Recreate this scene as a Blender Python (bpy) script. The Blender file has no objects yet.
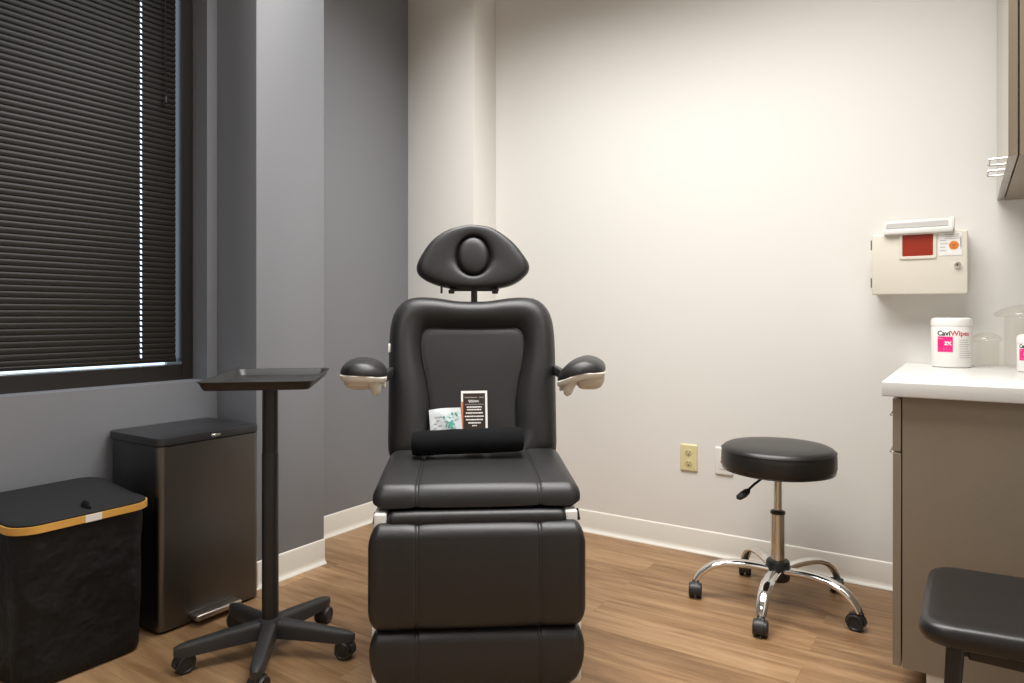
import bpy, bmesh, math, random
from mathutils import Vector, Matrix
R = math.radians
sin, cos, pi = math.sin, math.cos, math.pi
random.seed(7)
S = bpy.context.scene
COL = S.collection

# ------------------------------------------------------------------ materials
def mat(name, col, rough=.5, metal=0., spec=.5, bump=None, coat=0., noise=None, bd=.002):
    m = bpy.data.materials.new(name); m.use_nodes = True
    nt = m.node_tree; b = nt.nodes['Principled BSDF']
    b.inputs['Base Color'].default_value = (*col, 1); b.inputs['Roughness'].default_value = rough
    b.inputs['Metallic'].default_value = metal; b.inputs['Specular IOR Level'].default_value = spec
    b.inputs['Coat Weight'].default_value = coat
    tc = nt.nodes.new('ShaderNodeTexCoord')
    if noise:                                   # (scale, amount): gentle colour mottling
        n = nt.nodes.new('ShaderNodeTexNoise'); n.inputs['Scale'].default_value = noise[0]; n.inputs['Detail'].default_value = 6
        nt.links.new(tc.outputs['Object'], n.inputs['Vector'])
        mx = nt.nodes.new('ShaderNodeMix'); mx.data_type = 'RGBA'
        a = noise[1]
        mx.inputs[6].default_value = (*[c*(1-a) for c in col], 1); mx.inputs[7].default_value = (*[min(1, c*(1+a)) for c in col], 1)
        nt.links.new(n.outputs['Fac'], mx.inputs[0]); nt.links.new(mx.outputs[2], b.inputs['Base Color'])
    if bump:                                    # (scale, strength)
        n = nt.nodes.new('ShaderNodeTexNoise'); n.inputs['Scale'].default_value = bump[0]; n.inputs['Detail'].default_value = 3
        nt.links.new(tc.outputs['Object'], n.inputs['Vector'])
        bp = nt.nodes.new('ShaderNodeBump'); bp.inputs['Strength'].default_value = bump[1]; bp.inputs['Distance'].default_value = bd
        nt.links.new(n.outputs['Fac'], bp.inputs['Height']); nt.links.new(bp.outputs['Normal'], b.inputs['Normal'])
    return m

def glass_mat(name, tint, refl):
    m = bpy.data.materials.new(name); m.use_nodes = True
    nt = m.node_tree; nt.nodes.clear()
    o = nt.nodes.new('ShaderNodeOutputMaterial'); mx = nt.nodes.new('ShaderNodeMixShader')
    t = nt.nodes.new('ShaderNodeBsdfTransparent'); t.inputs[0].default_value = (*tint, 1)
    g = nt.nodes.new('ShaderNodeBsdfGlossy'); g.inputs['Roughness'].default_value = .03
    f = nt.nodes.new('ShaderNodeLayerWeight'); f.inputs[0].default_value = .12
    k = nt.nodes.new('ShaderNodeMath'); k.operation = 'MULTIPLY_ADD'; k.inputs[1].default_value = refl; k.inputs[2].default_value = .012
    nt.links.new(f.outputs['Facing'], k.inputs[0]); nt.links.new(k.outputs[0], mx.inputs[0]); nt.links.new(t.outputs[0], mx.inputs[1]); nt.links.new(g.outputs[0], mx.inputs[2])
    nt.links.new(mx.outputs[0], o.inputs[0])
    return m

def floor_mat():
    m = bpy.data.materials.new('oak_plank'); m.use_nodes = True
    nt = m.node_tree; L = nt.links; b = nt.nodes['Principled BSDF']
    tc = nt.nodes.new('ShaderNodeTexCoord')
    br = nt.nodes.new('ShaderNodeTexBrick')
    br.offset = .37; br.offset_frequency = 2
    br.inputs['Color1'].default_value = (0, 0, 0, 1); br.inputs['Color2'].default_value = (1, 1, 1, 1)
    br.inputs['Mortar'].default_value = (.5, .5, .5, 1)
    br.inputs['Scale'].default_value = 1; br.inputs['Mortar Size'].default_value = .0009; br.inputs['Mortar Smooth'].default_value = .3
    br.inputs['Bias'].default_value = 0; br.inputs['Brick Width'].default_value = 1.1; br.inputs['Row Height'].default_value = .115
    L.new(tc.outputs['Object'], br.inputs['Vector'])
    # per-plank offset so that grain differs between planks
    mp = nt.nodes.new('ShaderNodeVectorMath'); mp.operation = 'MULTIPLY_ADD'
    L.new(br.outputs['Color'], mp.inputs[0]); mp.inputs[1].default_value = (7.3, 3.1, 0); L.new(tc.outputs['Object'], mp.inputs[2])
    sc = nt.nodes.new('ShaderNodeVectorMath'); sc.operation = 'MULTIPLY'; sc.inputs[1].default_value = (1.1, 9.5, 1)
    L.new(mp.outputs[0], sc.inputs[0])
    n1 = nt.nodes.new('ShaderNodeTexNoise'); n1.inputs['Scale'].default_value = 2.2; n1.inputs['Detail'].default_value = 8; n1.inputs['Roughness'].default_value = .62; n1.inputs['Distortion'].default_value = .6
    L.new(sc.outputs[0], n1.inputs['Vector'])
    sc2 = nt.nodes.new('ShaderNodeVectorMath'); sc2.operation = 'MULTIPLY'; sc2.inputs[1].default_value = (5, 120, 1)
    L.new(mp.outputs[0], sc2.inputs[0])
    n2 = nt.nodes.new('ShaderNodeTexNoise'); n2.inputs['Scale'].default_value = 1.5; n2.inputs['Detail'].default_value = 4
    L.new(sc2.outputs[0], n2.inputs['Vector'])
    cr = nt.nodes.new('ShaderNodeValToRGB')
    e = cr.color_ramp.elements
    e[0].position = .28; e[0].color = (.155, .083, .037, 1)
    e[1].position = .72; e[1].color = (.40, .252, .132, 1)
    k = e.new(.5); k.color = (.285, .166, .081, 1)
    ad = nt.nodes.new('ShaderNodeMath'); ad.operation = 'MULTIPLY_ADD'; ad.inputs[1].default_value = .22
    L.new(n2.outputs['Fac'], ad.inputs[0])
    sb = nt.nodes.new('ShaderNodeMath'); sb.operation = 'SUBTRACT'; sb.inputs[1].default_value = .11
    L.new(n1.outputs['Fac'], sb.inputs[0]); L.new(sb.outputs[0], ad.inputs[2])
    # plank tone
    pt = nt.nodes.new('ShaderNodeMath'); pt.operation = 'MULTIPLY_ADD'; pt.inputs[1].default_value = .20; 
    sp = nt.nodes.new('ShaderNodeSeparateColor'); L.new(br.outputs['Color'], sp.inputs[0])
    L.new(sp.outputs[0], pt.inputs[0]); 
    s3 = nt.nodes.new('ShaderNodeMath'); s3.operation = 'SUBTRACT'; s3.inputs[1].default_value = .09
    L.new(ad.outputs[0], s3.inputs[0]); L.new(s3.outputs[0], pt.inputs[2])
    L.new(pt.outputs[0], cr.inputs[0])
    mx = nt.nodes.new('ShaderNodeMix'); mx.data_type = 'RGBA'; mx.inputs[7].default_value = (.16, .085, .04, 1)
    ml = nt.nodes.new('ShaderNodeMath'); ml.operation = 'MULTIPLY'; ml.inputs[1].default_value = .55
    L.new(br.outputs['Fac'], ml.inputs[0]); L.new(ml.outputs[0], mx.inputs[0]); L.new(cr.outputs[0], mx.inputs[6])
    L.new(mx.outputs[2], b.inputs['Base Color'])
    b.inputs['Roughness'].default_value = .42; b.inputs['Specular IOR Level'].default_value = .35
    bp = nt.nodes.new('ShaderNodeBump'); bp.inputs['Strength'].default_value = .12; bp.inputs['Distance'].default_value = .002
    L.new(n2.outputs['Fac'], bp.inputs['Height']); L.new(bp.outputs[0], b.inputs['Normal'])
    return m

M = dict(
    white_wall=mat('white_wall_paint', (.79, .775, .74), .55, spec=.3, bump=(260, .05)),
    gray_wall=mat('gray_wall_paint', (.190, .196, .216), .44, spec=1.0, bump=(260, .05)),
    ceiling=mat('ceiling_paint', (.78, .77, .74), .8),
    floor=floor_mat(),
    base=mat('vinyl_base', (.80, .77, .70), .4),
    bronze=mat('bronze_metal', (.013, .0095, .008), .40, .0, spec=.5),
    slat=mat('blind_slat', (.0150, .0125, .0098), .36, spec=.24),
    leather=mat('black_leather', (.0125, .0118, .0122), .43, spec=.55, bump=(420, .22)),
    leather2=mat('black_vinyl', (.013, .012, .012), .36, spec=.5, bump=(300, .10)),
    stitch=mat('stitching', (.012, .012, .012), .7),
    ivory=mat('ivory_plastic', (.70, .66, .58), .4),
    whiteplastic=mat('white_plastic', (.82, .81, .78), .35),
    blackplastic=mat('black_plastic', (.018, .018, .019), .42),
    graphite=mat('graphite_plastic', (.024, .023, .023), .48, bump=(500, .12)),
    blackmetal=mat('black_powder_metal', (.014, .013, .012), .38),
    traymetal=mat('tray_coating', (.018, .0175, .017), .38, spec=.4),
    towel=mat('terry_cloth', (.010, .010, .011), 1., spec=.1, bump=(700, 1.)),
    canvas=mat('black_canvas', (.0055, .0055, .006), .60, spec=.30, bump=(9, 1.), bd=.03),
    canvaslid=mat('black_canvas_lid', (.014, .014, .015), .8, spec=.25, bump=(600, .4)),
    bamboo=mat('bamboo', (.62, .33, .07), .42, noise=(30, .12)),
    cloth=mat('woven_label', (.72, .68, .66), .7),
    steel=mat('dark_steel', (.15, .147, .142), .33, 1., noise=(3, .12)),
    steeledge=mat('brushed_edge_steel', (.42, .38, .34), .32, 1.),
    binblack=mat('bin_plastic', (.014, .014, .016), .38),
    chrome=mat('chrome', (.86, .85, .83), .07, 1.),
    satin=mat('satin_chrome', (.70, .68, .64), .22, 1.),
    taupe=mat('taupe_laminate', (.255, .205, .152), .45, noise=(60, .05)),
    taupeedge=mat('taupe_edge', (.27, .225, .17), .12),
    dark=mat('dark_gap', (.01, .009, .008), .8),
    counter=mat('quartz', (.73, .72, .70), .22, noise=(120, .03)),
    sharps=mat('beige_steel', (.74, .70, .61), .38),
    red=mat('red_acrylic', (.31, .030, .014), .15),
    ivoryplate=mat('ivory_cover_plate', (.74, .66, .36), .35),
    ivorydark=mat('ivory_recess', (.64, .56, .32), .4),
    slotdark=mat('slot_dark', (.05, .03, .02), .6),
    pink=mat('pink_ink', (.80, .02, .22), .4),
    redink=mat('red_ink', (.62, .05, .08), .5),
    blackink=mat('black_ink', (.02, .02, .025), .5),
    greyink=mat('grey_ink', (.52, .50, .49), .5),
    whiteink=mat('white_ink', (.85, .84, .82), .5),
    orange=mat('orange_ink', (.78, .25, .03), .5),
    rust=mat('rust_ink', (.60, .17, .06), .5),
    teal=mat('teal_ink', (.07, .36, .30), .5),
    paleteal=mat('pale_teal_ink', (.40, .58, .56), .5),
    foil=mat('pouch_film', (.66, .70, .72), .25, bump=(60, .6)),
    carddark=mat('card_dark', (.035, .022, .016), .35),
    redlens=mat('red_button', (.45, .02, .01), .3),
    clear=glass_mat('clear_acrylic', (.992, .988, .98), .22),
    clear_lid=glass_mat('clear_lid_acrylic', (.985, .975, .955), .8),
    pane=glass_mat('window_glass', (.9, .94, .96), .1),
)

# ------------------------------------------------------------------ mesh helpers
class MB:
    def __init__(s): s.v = []; s.f = []
    def add(s, v, f):
        o = len(s.v); s.v += [tuple(p) for p in v]; s.f += [tuple(i+o for i in q) for q in f]; return s
    def box(s, a, b):
        x0, y0, z0 = a; x1, y1, z1 = b
        return s.add([(x0,y0,z0),(x1,y0,z0),(x1,y1,z0),(x0,y1,z0),(x0,y0,z1),(x1,y0,z1),(x1,y1,z1),(x0,y1,z1)],
                     [(3,2,1,0),(4,5,6,7),(0,1,5,4),(1,2,6,5),(2,3,7,6),(3,0,4,7)])
    def rbox(s, a, b, r=.005, seg=3, axes=None):
        bm = bmesh.new(); bmesh.ops.create_cube(bm, size=1)
        for v in bm.verts: v.co = Vector([(a[i]+b[i])/2 + v.co[i]*(b[i]-a[i]) for i in range(3)])
        es = bm.edges[:]
        if axes: es = [e for e in es if any(abs((e.verts[0].co-e.verts[1].co)[i]) > 1e-6 for i in range(3) if 'xyz'[i] in axes)]
        r = min(r, *(abs(b[i]-a[i])*.49 for i in range(3)))
        bmesh.ops.bevel(bm, geom=es, offset=r, segments=seg, profile=.5, affect='EDGES')
        return s.bm(bm)
    def bm(s, bm):
        bm.verts.index_update(); v = [x.co.copy() for x in bm.verts]; f = [[x.index for x in q.verts] for q in bm.faces]; bm.free(); return s.add(v, f)
    def loft(s, rings, cap0=True, cap1=True, closed=True):
        n = len(rings[0]); v = [p for r in rings for p in r]; f = []
        for i in range(len(rings)-1):
            for j in range(n if closed else n-1):
                k = (j+1) % n
                f.append((i*n+j, i*n+k, (i+1)*n+k, (i+1)*n+j))
        if cap0: f.append(tuple(range(n-1, -1, -1)))
        if cap1: f.append(tuple((len(rings)-1)*n+j for j in range(n)))
        return s.add(v, f)
    def lathe(s, prof, c=(0,0,0), n=40, ax='z'):
        rings = []
        for r, h in prof:
            ring = []
            for j in range(n):
                t = 2*pi*j/n; p = (max(r, 1e-5)*cos(t), max(r, 1e-5)*sin(t), h)
                if ax == 'y': p = (p[0], -h, p[1])
                if ax == 'x': p = (h, p[0], p[1])
                ring.append((p[0]+c[0], p[1]+c[1], p[2]+c[2]))
            rings.append(ring)
        return s.loft(rings)
    def tube(s, path, r, n=12, flat=1., up=(0,0,1)):
        path = [Vector(p) for p in path]; rings = []
        for i, p in enumerate(path):
            t = (path[min(i+1, len(path)-1)] - path[max(i-1, 0)]).normalized()
            u = Vector(up)
            if abs(t.dot(u)) > .95: u = Vector((1,0,0)) if abs(t.x) < .9 else Vector((0,1,0))
            a = t.cross(u).normalized(); b = a.cross(t).normalized()
            rr = r[i] if isinstance(r, (list, tuple)) else r
            rings.append([p + a*rr*cos(2*pi*j/n) + b*rr*flat*sin(2*pi*j/n) for j in range(n)])
        return s.loft(rings)
    def prism(s, pts, z0, z1, bev=0, seg=2):
        bm = bmesh.new(); lo = [bm.verts.new((x, y, z0)) for x, y in pts]; hi = [bm.verts.new((x, y, z1)) for x, y in pts]; n = len(pts)
        bm.faces.new(lo[::-1]); bm.faces.new(hi)
        for i in range(n): bm.faces.new((lo[i], lo[(i+1)%n], hi[(i+1)%n], hi[i]))
        if bev:
            es = [e for e in bm.edges if abs(e.verts[0].co.z-e.verts[1].co.z) < 1e-7]
            bmesh.ops.bevel(bm, geom=es, offset=bev, segments=seg, profile=.5, affect='EDGES')
        return s.bm(bm)
    def xf(s, m): s.v = [tuple(m @ Vector(p)) for p in s.v]; return s

def rrect(x0, x1, y0, y1, r, n=6):
    out = []
    for cx, cy, a in ((x1-r, y1-r, 0), (x0+r, y1-r, 90), (x0+r, y0+r, 180), (x1-r, y0+r, 270)):
        for i in range(n+1):
            t = R(a + 90*i/n); out.append((cx+r*cos(t), cy+r*sin(t)))
    return out

def obj(name, mb, m, parent=None, angle=38, flat=False):
    me = bpy.data.meshes.new(name); me.from_pydata(mb.v, [], mb.f)
    bm = bmesh.new(); bm.from_mesh(me); bmesh.ops.recalc_face_normals(bm, faces=bm.faces); bm.to_mesh(me); bm.free()
    if not flat:
        me.polygons.foreach_set('use_smooth', [True]*len(me.polygons)); me.set_sharp_from_angle(angle=R(angle))
    me.materials.append(M[m] if isinstance(m, str) else m)
    o = bpy.data.objects.new(name, me); COL.objects.link(o)
    if parent: o.parent = parent
    return o

def tag(o, label, cat, group=None):
    o['label'] = label; o['category'] = cat
    if group: o['group'] = group
    return o

def thing(name, label, cat, loc=(0,0,0), rz=0, group=None):
    o = bpy.data.objects.new(name, None); COL.objects.link(o); o.empty_display_size = .1
    o.location = loc; o.rotation_euler = (0, 0, rz)
    return tag(o, label, cat, group)

def struct(name, mb, m, parent=None, **k):
    o = obj(name, mb, m, parent, **k)
    if not parent: o['kind'] = 'structure'
    return o

def copy_part(o, parent, rz=None):
    c = o.copy(); COL.objects.link(c); c.parent = parent
    if rz is not None: c.rotation_euler = (0, 0, rz)
    return c

def text_mb(body, size, ext=0.0002, bold=0.0):
    cu = bpy.data.curves.new('lettering', 'FONT'); cu.body = body; cu.size = size; cu.offset = bold; cu.resolution_u = 2
    o = bpy.data.objects.new('lettering', cu); COL.objects.link(o)
    dg = bpy.context.evaluated_depsgraph_get(); me = bpy.data.meshes.new_from_object(o.evaluated_get(dg))
    mb = MB().add([v.co.copy() for v in me.vertices], [tuple(p.vertices) for p in me.polygons])
    bpy.data.objects.remove(o); bpy.data.meshes.remove(me); bpy.data.curves.remove(cu)
    return mb

# ------------------------------------------------------------------ the room
XL, YB, XR, YF, ZC = -2.513, 2.985, .42, -1.25, 2.85      # left wall, back wall, right wall, wall behind the camera, ceiling
XP, YP0, YP1 = -2.262, 1.66, 1.992                         # gray pillar
CX1, CY0 = -2.070, 2.792                                   # white corner column
WY0, WY1, WZ0, WZ1 = -.25, 1.617, .787, 2.52               # window opening
struct('floor', MB().box((XL-.3, YF-.12, -.1), (XR+.12, YB+.12, 0)), 'floor', flat=True)
struct('ceiling', MB().box((XL-.3, YF-.12, ZC), (XR+.12, YB+.12, ZC+.1)), 'ceiling', flat=True)
struct('wall_back', MB().box((XL-.3, YB, 0), (XR+.12, YB+.12, ZC)), 'white_wall', flat=True)
struct('wall_right', MB().box((XR, YF-.12, 0), (XR+.12, YB, ZC)), 'white_wall', flat=True)
struct('wall_front', MB().box((XL-.3, YF-.12, 0), (XR, YF, ZC)), 'white_wall', flat=True)
wl = MB()
wl.box((XL-.3, YF, 0), (XL, WY0, ZC)); wl.box((XL-.3, WY1, 0), (XL, YB, ZC))
wl.box((XL-.3, WY0, 0), (XL, WY1, WZ0)); wl.box((XL-.3, WY0, WZ1), (XL, WY1, ZC))
struct('wall_left', wl, 'gray_wall', flat=True)
struct('wall_pillar', MB().rbox((XL, YP0, 0), (XP, YP1, ZC), .003, 2, 'z'), 'gray_wall')
struct('wall_column', MB().rbox((XL, CY0, 0), (CX1, YB, ZC), .003, 2, 'z'), 'white_wall')

PROF = [(0, 0), (.017, 0), (.0165, .003), (.011, .0075), (.0065, .015), (.0048, .026), (.0048, .096), (.0035, .100), (.0008, .1025), (0, .1025)]
def baseboard(name, runs):
    mb = MB()
    for (x0, y0), (x1, y1), (nx, ny) in runs:
        mb.loft([[(x+nx*d, y+ny*d, z) for d, z in PROF] for x, y in ((x0, y0), (x1, y1))])
    return struct(name, mb, 'base', angle=50)
baseboard('baseboard_back', [((CX1, YB), (.0, YB), (0, -1))])
baseboard('baseboard_left', [((XL, YP1), (XL, CY0), (1, 0)), ((XL, YF), (XL, YP0), (1, 0))])
baseboard('baseboard_pillar', [((XP, YP0-.012), (XP, YP1), (1, 0)), ((XL, YP0), (XP+.012, YP0), (0, -1))])
baseboard('baseboard_column', [((XL, CY0), (CX1+.006, CY0), (0, -1)), ((CX1, CY0-.006), (CX1, YB), (1, 0))])
baseboard('baseboard_right', [((XR, YF), (XR, 2.1), (-1, 0))])

# window: bronze frame with a pane and a bright strip imitating daylight on the bottom rail
FX = -2.609
win = MB()
win.rbox((FX-.11, WY1-.047, WZ0), (FX, WY1, WZ1), .002, 1); win.rbox((FX-.11, WY0, WZ0), (FX, WY0+.047, WZ1), .002, 1)
win.rbox((FX-.11, WY0+.0472, WZ0), (FX, WY1-.0472, WZ0+.058), .002, 1); win.rbox((FX-.11, WY0+.0472, WZ1-.05), (FX, WY1-.0472, WZ1), .002, 1)
w1 = struct('window_1', win, 'bronze')
obj('pane', MB().box((FX-.085, WY0+.04, WZ0+.05), (FX-.080, WY1-.04, WZ1-.045)), 'pane', w1)
obj('rail_daylight_strip', MB().rbox((FX-.012, WY0+.047, WZ0+.0585), (FX-.004, WY1-.047, WZ0+.0615), .001, 1), 'satin', w1)  # satin metal stands in for the bright line of daylight on the rail

# venetian blind
BX = FX-.034
bl = thing('venetian_blind', 'dark brown horizontal slat blind hanging closed in the window on the left', 'blind', (BX, .66, WZ1-.05))
BY0, BY1 = WY0+.06, 1.562
sl = MB(); pitch = .0211; ztop = WZ1-.095; nsl = int((ztop-.880)/pitch)
a = R(-75); hw = .0128
holes = [.05, .72, 1.424]
ys = [BY0]
for h in holes: ys += [h-.0035, h+.0035]
ys.append(BY1)
for i in range(nsl+1):
    z = ztop - i*pitch; v = []; f = []
    for y in ys:
        for k in range(5):
            s_ = -hw + 2*hw*k/4; c_ = .0024*(1-(s_/hw)**2)
            v.append((s_*cos(a) - c_*sin(a) , y-.66, s_*sin(a) + c_*cos(a) + z - (WZ1-.05)))
    for j in range(len(ys)-1):
        for k in range(4):
            if j % 2 == 1 and k in (1, 2): continue
            f.append((j*5+k, j*5+k+1, (j+1)*5+k+1, (j+1)*5+k))
    sl.add(v, f)
zb = ztop - nsl*pitch + .003
obj('slats', sl, 'slat', bl, angle=60)
def B(p): return (p[0]-BX, p[1]-.66, p[2]-(WZ1-.05))
obj('bottom_rail', MB().rbox(B((BX-.012, BY0, zb-.030)), B((BX+.012, BY1, zb-.015)), .004, 3), 'slat', bl)
obj('head_rail', MB().rbox(B((BX-.02, BY0, WZ1-.085)), B((BX+.018, BY1, WZ1-.052)), .003, 2), 'slat', bl)
wy = 1.512
wd = obj('tilt_wand', MB().tube([B((BX+.016, wy, WZ1-.08)), B((BX+.02, wy, 1.90))], .0022, 8), 'slat', bl)
obj('wand_grip', MB().lathe([(.002, .03), (.0045, .026), (.006, .012), (.006, .003), (.003, 0)], B((BX+.02, wy, 1.872)), 12), 'blackplastic', wd)

# ------------------------------------------------------------------ treatment chair
CH_LOC = Vector((-1.107, 1.510, 0)); CH_RZ = R(33.4+4.0)
CHM = Matrix.Translation(CH_LOC) @ Matrix.Rotation(CH_RZ, 4, 'Z')
ch = thing('treatment_chair', 'black leather reclining treatment chair with white armrest brackets facing the camera', 'treatment chair', CH_LOC, CH_RZ)

def pad(W, y0, y1, zb, zt, r, seams=(), rt=.0, rb=.0, dent=.0035, crown=.0022, waist=None):
    """upholstered slab: rounded-rectangle sections lofted along x, pulled in at the seams"""
    xs = set()
    for i in range(9):
        t = pi/2*i/8
        for sg in (-1, 1): xs.add(round(sg*(W/2 - r + r*sin(t)), 6))
    if rt or rb:
        q = max(rt, rb)
        for i in range(15):
            for sg in (-1, 1): xs.add(round(sg*(W/2 - q*(1-sin(pi/2*i/14))), 6))
    n = 36
    for i in range(n+1): xs.add(round((W/2-r)*(2*i/n-1), 6))
    for s_ in seams:
        for k in range(-8, 9): xs.add(round(s_+k*.0016, 6))
    xs = sorted(xs); rings = []
    ed = [-W/2]+sorted(seams)+[W/2]
    def drop(x, q):
        o = abs(x)-(W/2-q)
        return 0 if o <= 0 or q == 0 else q - math.sqrt(max(0, q*q-o*o))
    for x in xs:
        o = abs(x)-(W/2-r); e = 0 if o <= 0 else r-math.sqrt(max(0, r*r-o*o))
        e = min(e, r*.94)
        for s_ in seams:
            for off in (-.0035, .0035): e += dent*.42*math.exp(-((x-s_-off)/.0016)**2)
            e += dent*.22*math.exp(-((x-s_)/.012)**2)
        for i in range(len(ed)-1):
            if ed[i] <= x <= ed[i+1]:
                t = (x-ed[i])/(ed[i+1]-ed[i]); e -= crown*(1-(2*t-1)**4)
        ztx = zt - drop(x, rt); zbx = zb + drop(x, rb)
        hz = max((ztx-zbx)/2-e, .004); hy = max((y1-y0)/2-e, .004); cz = (ztx+zbx)/2; cy = (y0+y1)/2
        rr = max(min(r-max(e, 0), hz*.98, hy*.98), .003)
        rings.append([(x, p, q) for p, q in rrect(cy-hy, cy+hy, cz-hz, cz+hz, rr, 7)])
    return MB().loft(rings)

SEAM = (-.165, .170); SEAM2 = (-.161, .165)
def ease(mb, f): mb.v = [f(*p) for p in mb.v]; return mb
obj('seat', ease(pad(.572, .0, .47, .512, .592, .036, SEAM), lambda x, y, z: (x, y, z-(.022*max(0, (.15-y)/.15)**2 if z > .545 else 0))), 'leather', ch)
bow = lambda z0, z1, d0, d1: (lambda x, y, z: (x, y+(max(0, (z-z1)/.10)**1.8*d1+max(0, (z0-z)/.08)**2*d0 if y < -.01 else 0), z))
obj('leg_rest', ease(pad(.581, -.055, .020, .211, .485, .032, SEAM2, .034, .026), bow(.26, .418, .006, .016)), 'leather', ch)
obj('foot_rest', ease(pad(.575, -.055, .020, .047, .207, .030, SEAM2, .030, .082), bow(.0, .135, 0, .016)), 'leather', ch)
obj('front_flap', pad(.486, -.020, .07, .470, .5135, .020, (), 0, 0, 0, .002), 'leather', ch)
# white hinge brackets each side of the flap
for sx in (-1, 1):
    hb = obj('hinge_bracket', MB().rbox((sx*.258-.020, -.010, .40), (sx*.258+.014, .10, .511), .006, 3), 'whiteplastic', ch)
    hb['label'] = 'white hinge bracket'
    obj('pivot_lever', MB().tube([(sx*.280, .05, .500), (sx*.281, .045, .485), (sx*.283, .04, .470)], [.004, .005, .005], 8), 'bronze', hb)
sh = MB()
sh.rbox((-.278, .021, .220), (.278, .042, .470), .012, 3); sh.rbox((-.286, .012, .030), (.286, .042, .200), .008, 3); sh.rbox((-.06, .022, .10), (.06, .040, .40), .006, 2)
o = obj('leg_rest_shell', sh, 'whiteplastic', ch); o['label'] = 'white shell behind the leg cushions'
# frame, column and base (mostly hidden behind the leg rest)
o = obj('seat_frame', MB().rbox((-.25, .08, .455), (.25, .52, .517), .012, 3), 'whiteplastic', ch); o['label'] = 'white seat frame'
o = obj('lift_column', MB().rbox((-.13, .22, .06), (.13, .44, .456), .03, 4), 'whiteplastic', ch); o['label'] = 'white lift column'
o = obj('base', MB().rbox((-.22, .13, .012), (.22, .72, .075), .025, 4), 'whiteplastic', ch); o['label'] = 'white floor base'
for sx in (-1, 1):
    for y in (.18, .67):
        obj('foot', MB().lathe([(.022, 0), (.024, .004), (.02, .014), (.012, .016)], (sx*.18, y, 0), 20), 'blackplastic', ch)

def polar(pts, c, n):
    """resample a star-shaped closed outline at n angles about c, smoothed"""
    P = [Vector((x-c[0], y-c[1])) for x, y in pts]; m = len(P); dense = []
    for i in range(m):
        p0, p1, p2, p3 = P[i-1], P[i], P[(i+1) % m], P[(i+2) % m]
        for k in range(12):
            t = k/12
            dense.append(.5*((2*p1)+(p2-p0)*t+(2*p0-5*p1+4*p2-p3)*t*t+(3*p1-p0-3*p2+p3)*t**3))
    pol = sorted(((math.atan2(p.y, p.x)) % (2*pi), p.length) for p in dense)
    pol = [(pol[-1][0]-2*pi, pol[-1][1])] + pol + [(pol[0][0]+2*pi, pol[0][1])]
    out = []; j = 0
    for i in range(n):
        t = 2*pi*i/n
        while pol[j+1][0] < t: j += 1
        a0, r0 = pol[j]; a1, r1 = pol[j+1]; u = 0 if a1 == a0 else (t-a0)/(a1-a0)
        r_ = r0+(r1-r0)*u; out.append((c[0]+r_*cos(t), c[1]+r_*sin(t)))
    return out
def mirror(half): return half + [(-x, y) for x, y in reversed(half) if abs(x) > 1e-6]

def cushion(outer, inner, c, prof_back, prof_roll, prof_in, n=112):
    O = polar(outer, c, n); I = polar(inner, c, n); rings = []
    for sc, d in prof_back: rings.append([(c[0]+(x-c[0])*sc, d, c[1]+(y-c[1])*sc) for x, y in O])
    for t, d in prof_roll: rings.append([(a_[0]+(b_[0]-a_[0])*t, d, a_[1]+(b_[1]-a_[1])*t) for a_, b_ in zip(O, I)])
    for sc, d in prof_in: rings.append([(c[0]+(x-c[0])*sc, d, c[1]+(y-c[1])*sc) for x, y in I])
    return MB().loft(rings)

Z0 = .545; TI = R(14.5); Y0B = .505
def BKM(n=0): return Matrix.Translation((-.006, Y0B, Z0)) @ Matrix.Rotation(-TI, 4, 'X')
k_ = 1/cos(TI)
def hz(pts): return [(x, (z-Z0)*k_) for x, z in pts]
out = mirror(hz([(x*1.018, z) for x, z in [(0, 1.090), (.06, 1.092), (.13, 1.1025), (.19, 1.105), (.236, 1.094), (.270, 1.058), (.286, 1.005), (.290, .92), (.288, .80), (.286, .68), (.284, .59), (.276, .556), (.25, .546), (.12, .545), (0, .545)]]))
inn = mirror(hz([(0, .992), (.10, .993), (.158, .993), (.180, .975), (.186, .935), (.178, .87), (.162, .80), (.152, .73), (.152, .66), (.156, .60), (.150, .575), (.12, .570), (0, .570)]))
cb = (0, (.80-Z0)*k_)
back = cushion(out, inn, cb,
    [(.02, .035), (.80, .035), (.955, .032), (.985, .022)],
    [(0, .004), (0, -.010), (.05, -.026), (.14, -.043), (.28, -.055), (.45, -.060), (.62, -.056), (.77, -.046), (.88, -.035), (.95, -.027), (.985, -.0225), (1, -.019)],
    [(.994, -.0185), (.985, -.0205), (.972, -.0225), (.962, -.0215), (.95, -.0225), (.85, -.024), (.6, -.026), (.3, -.027), (.02, -.027)])
back.xf(BKM())
bk = obj('backrest', back, 'leather', ch, angle=60)
tg = obj('care_tag', MB().rbox((-.2965, -.031, .372), (-.2885, -.024, .404), .002, 2).xf(BKM()), 'cloth', bk)
tg['label'] = 'small white fabric tag'
o = obj('back_frame', MB().rbox((-.20, .037, .06), (.20, .062, .46), .010, 3).xf(BKM()), 'whiteplastic', ch); o['label'] = 'white frame behind the backrest'
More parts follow.
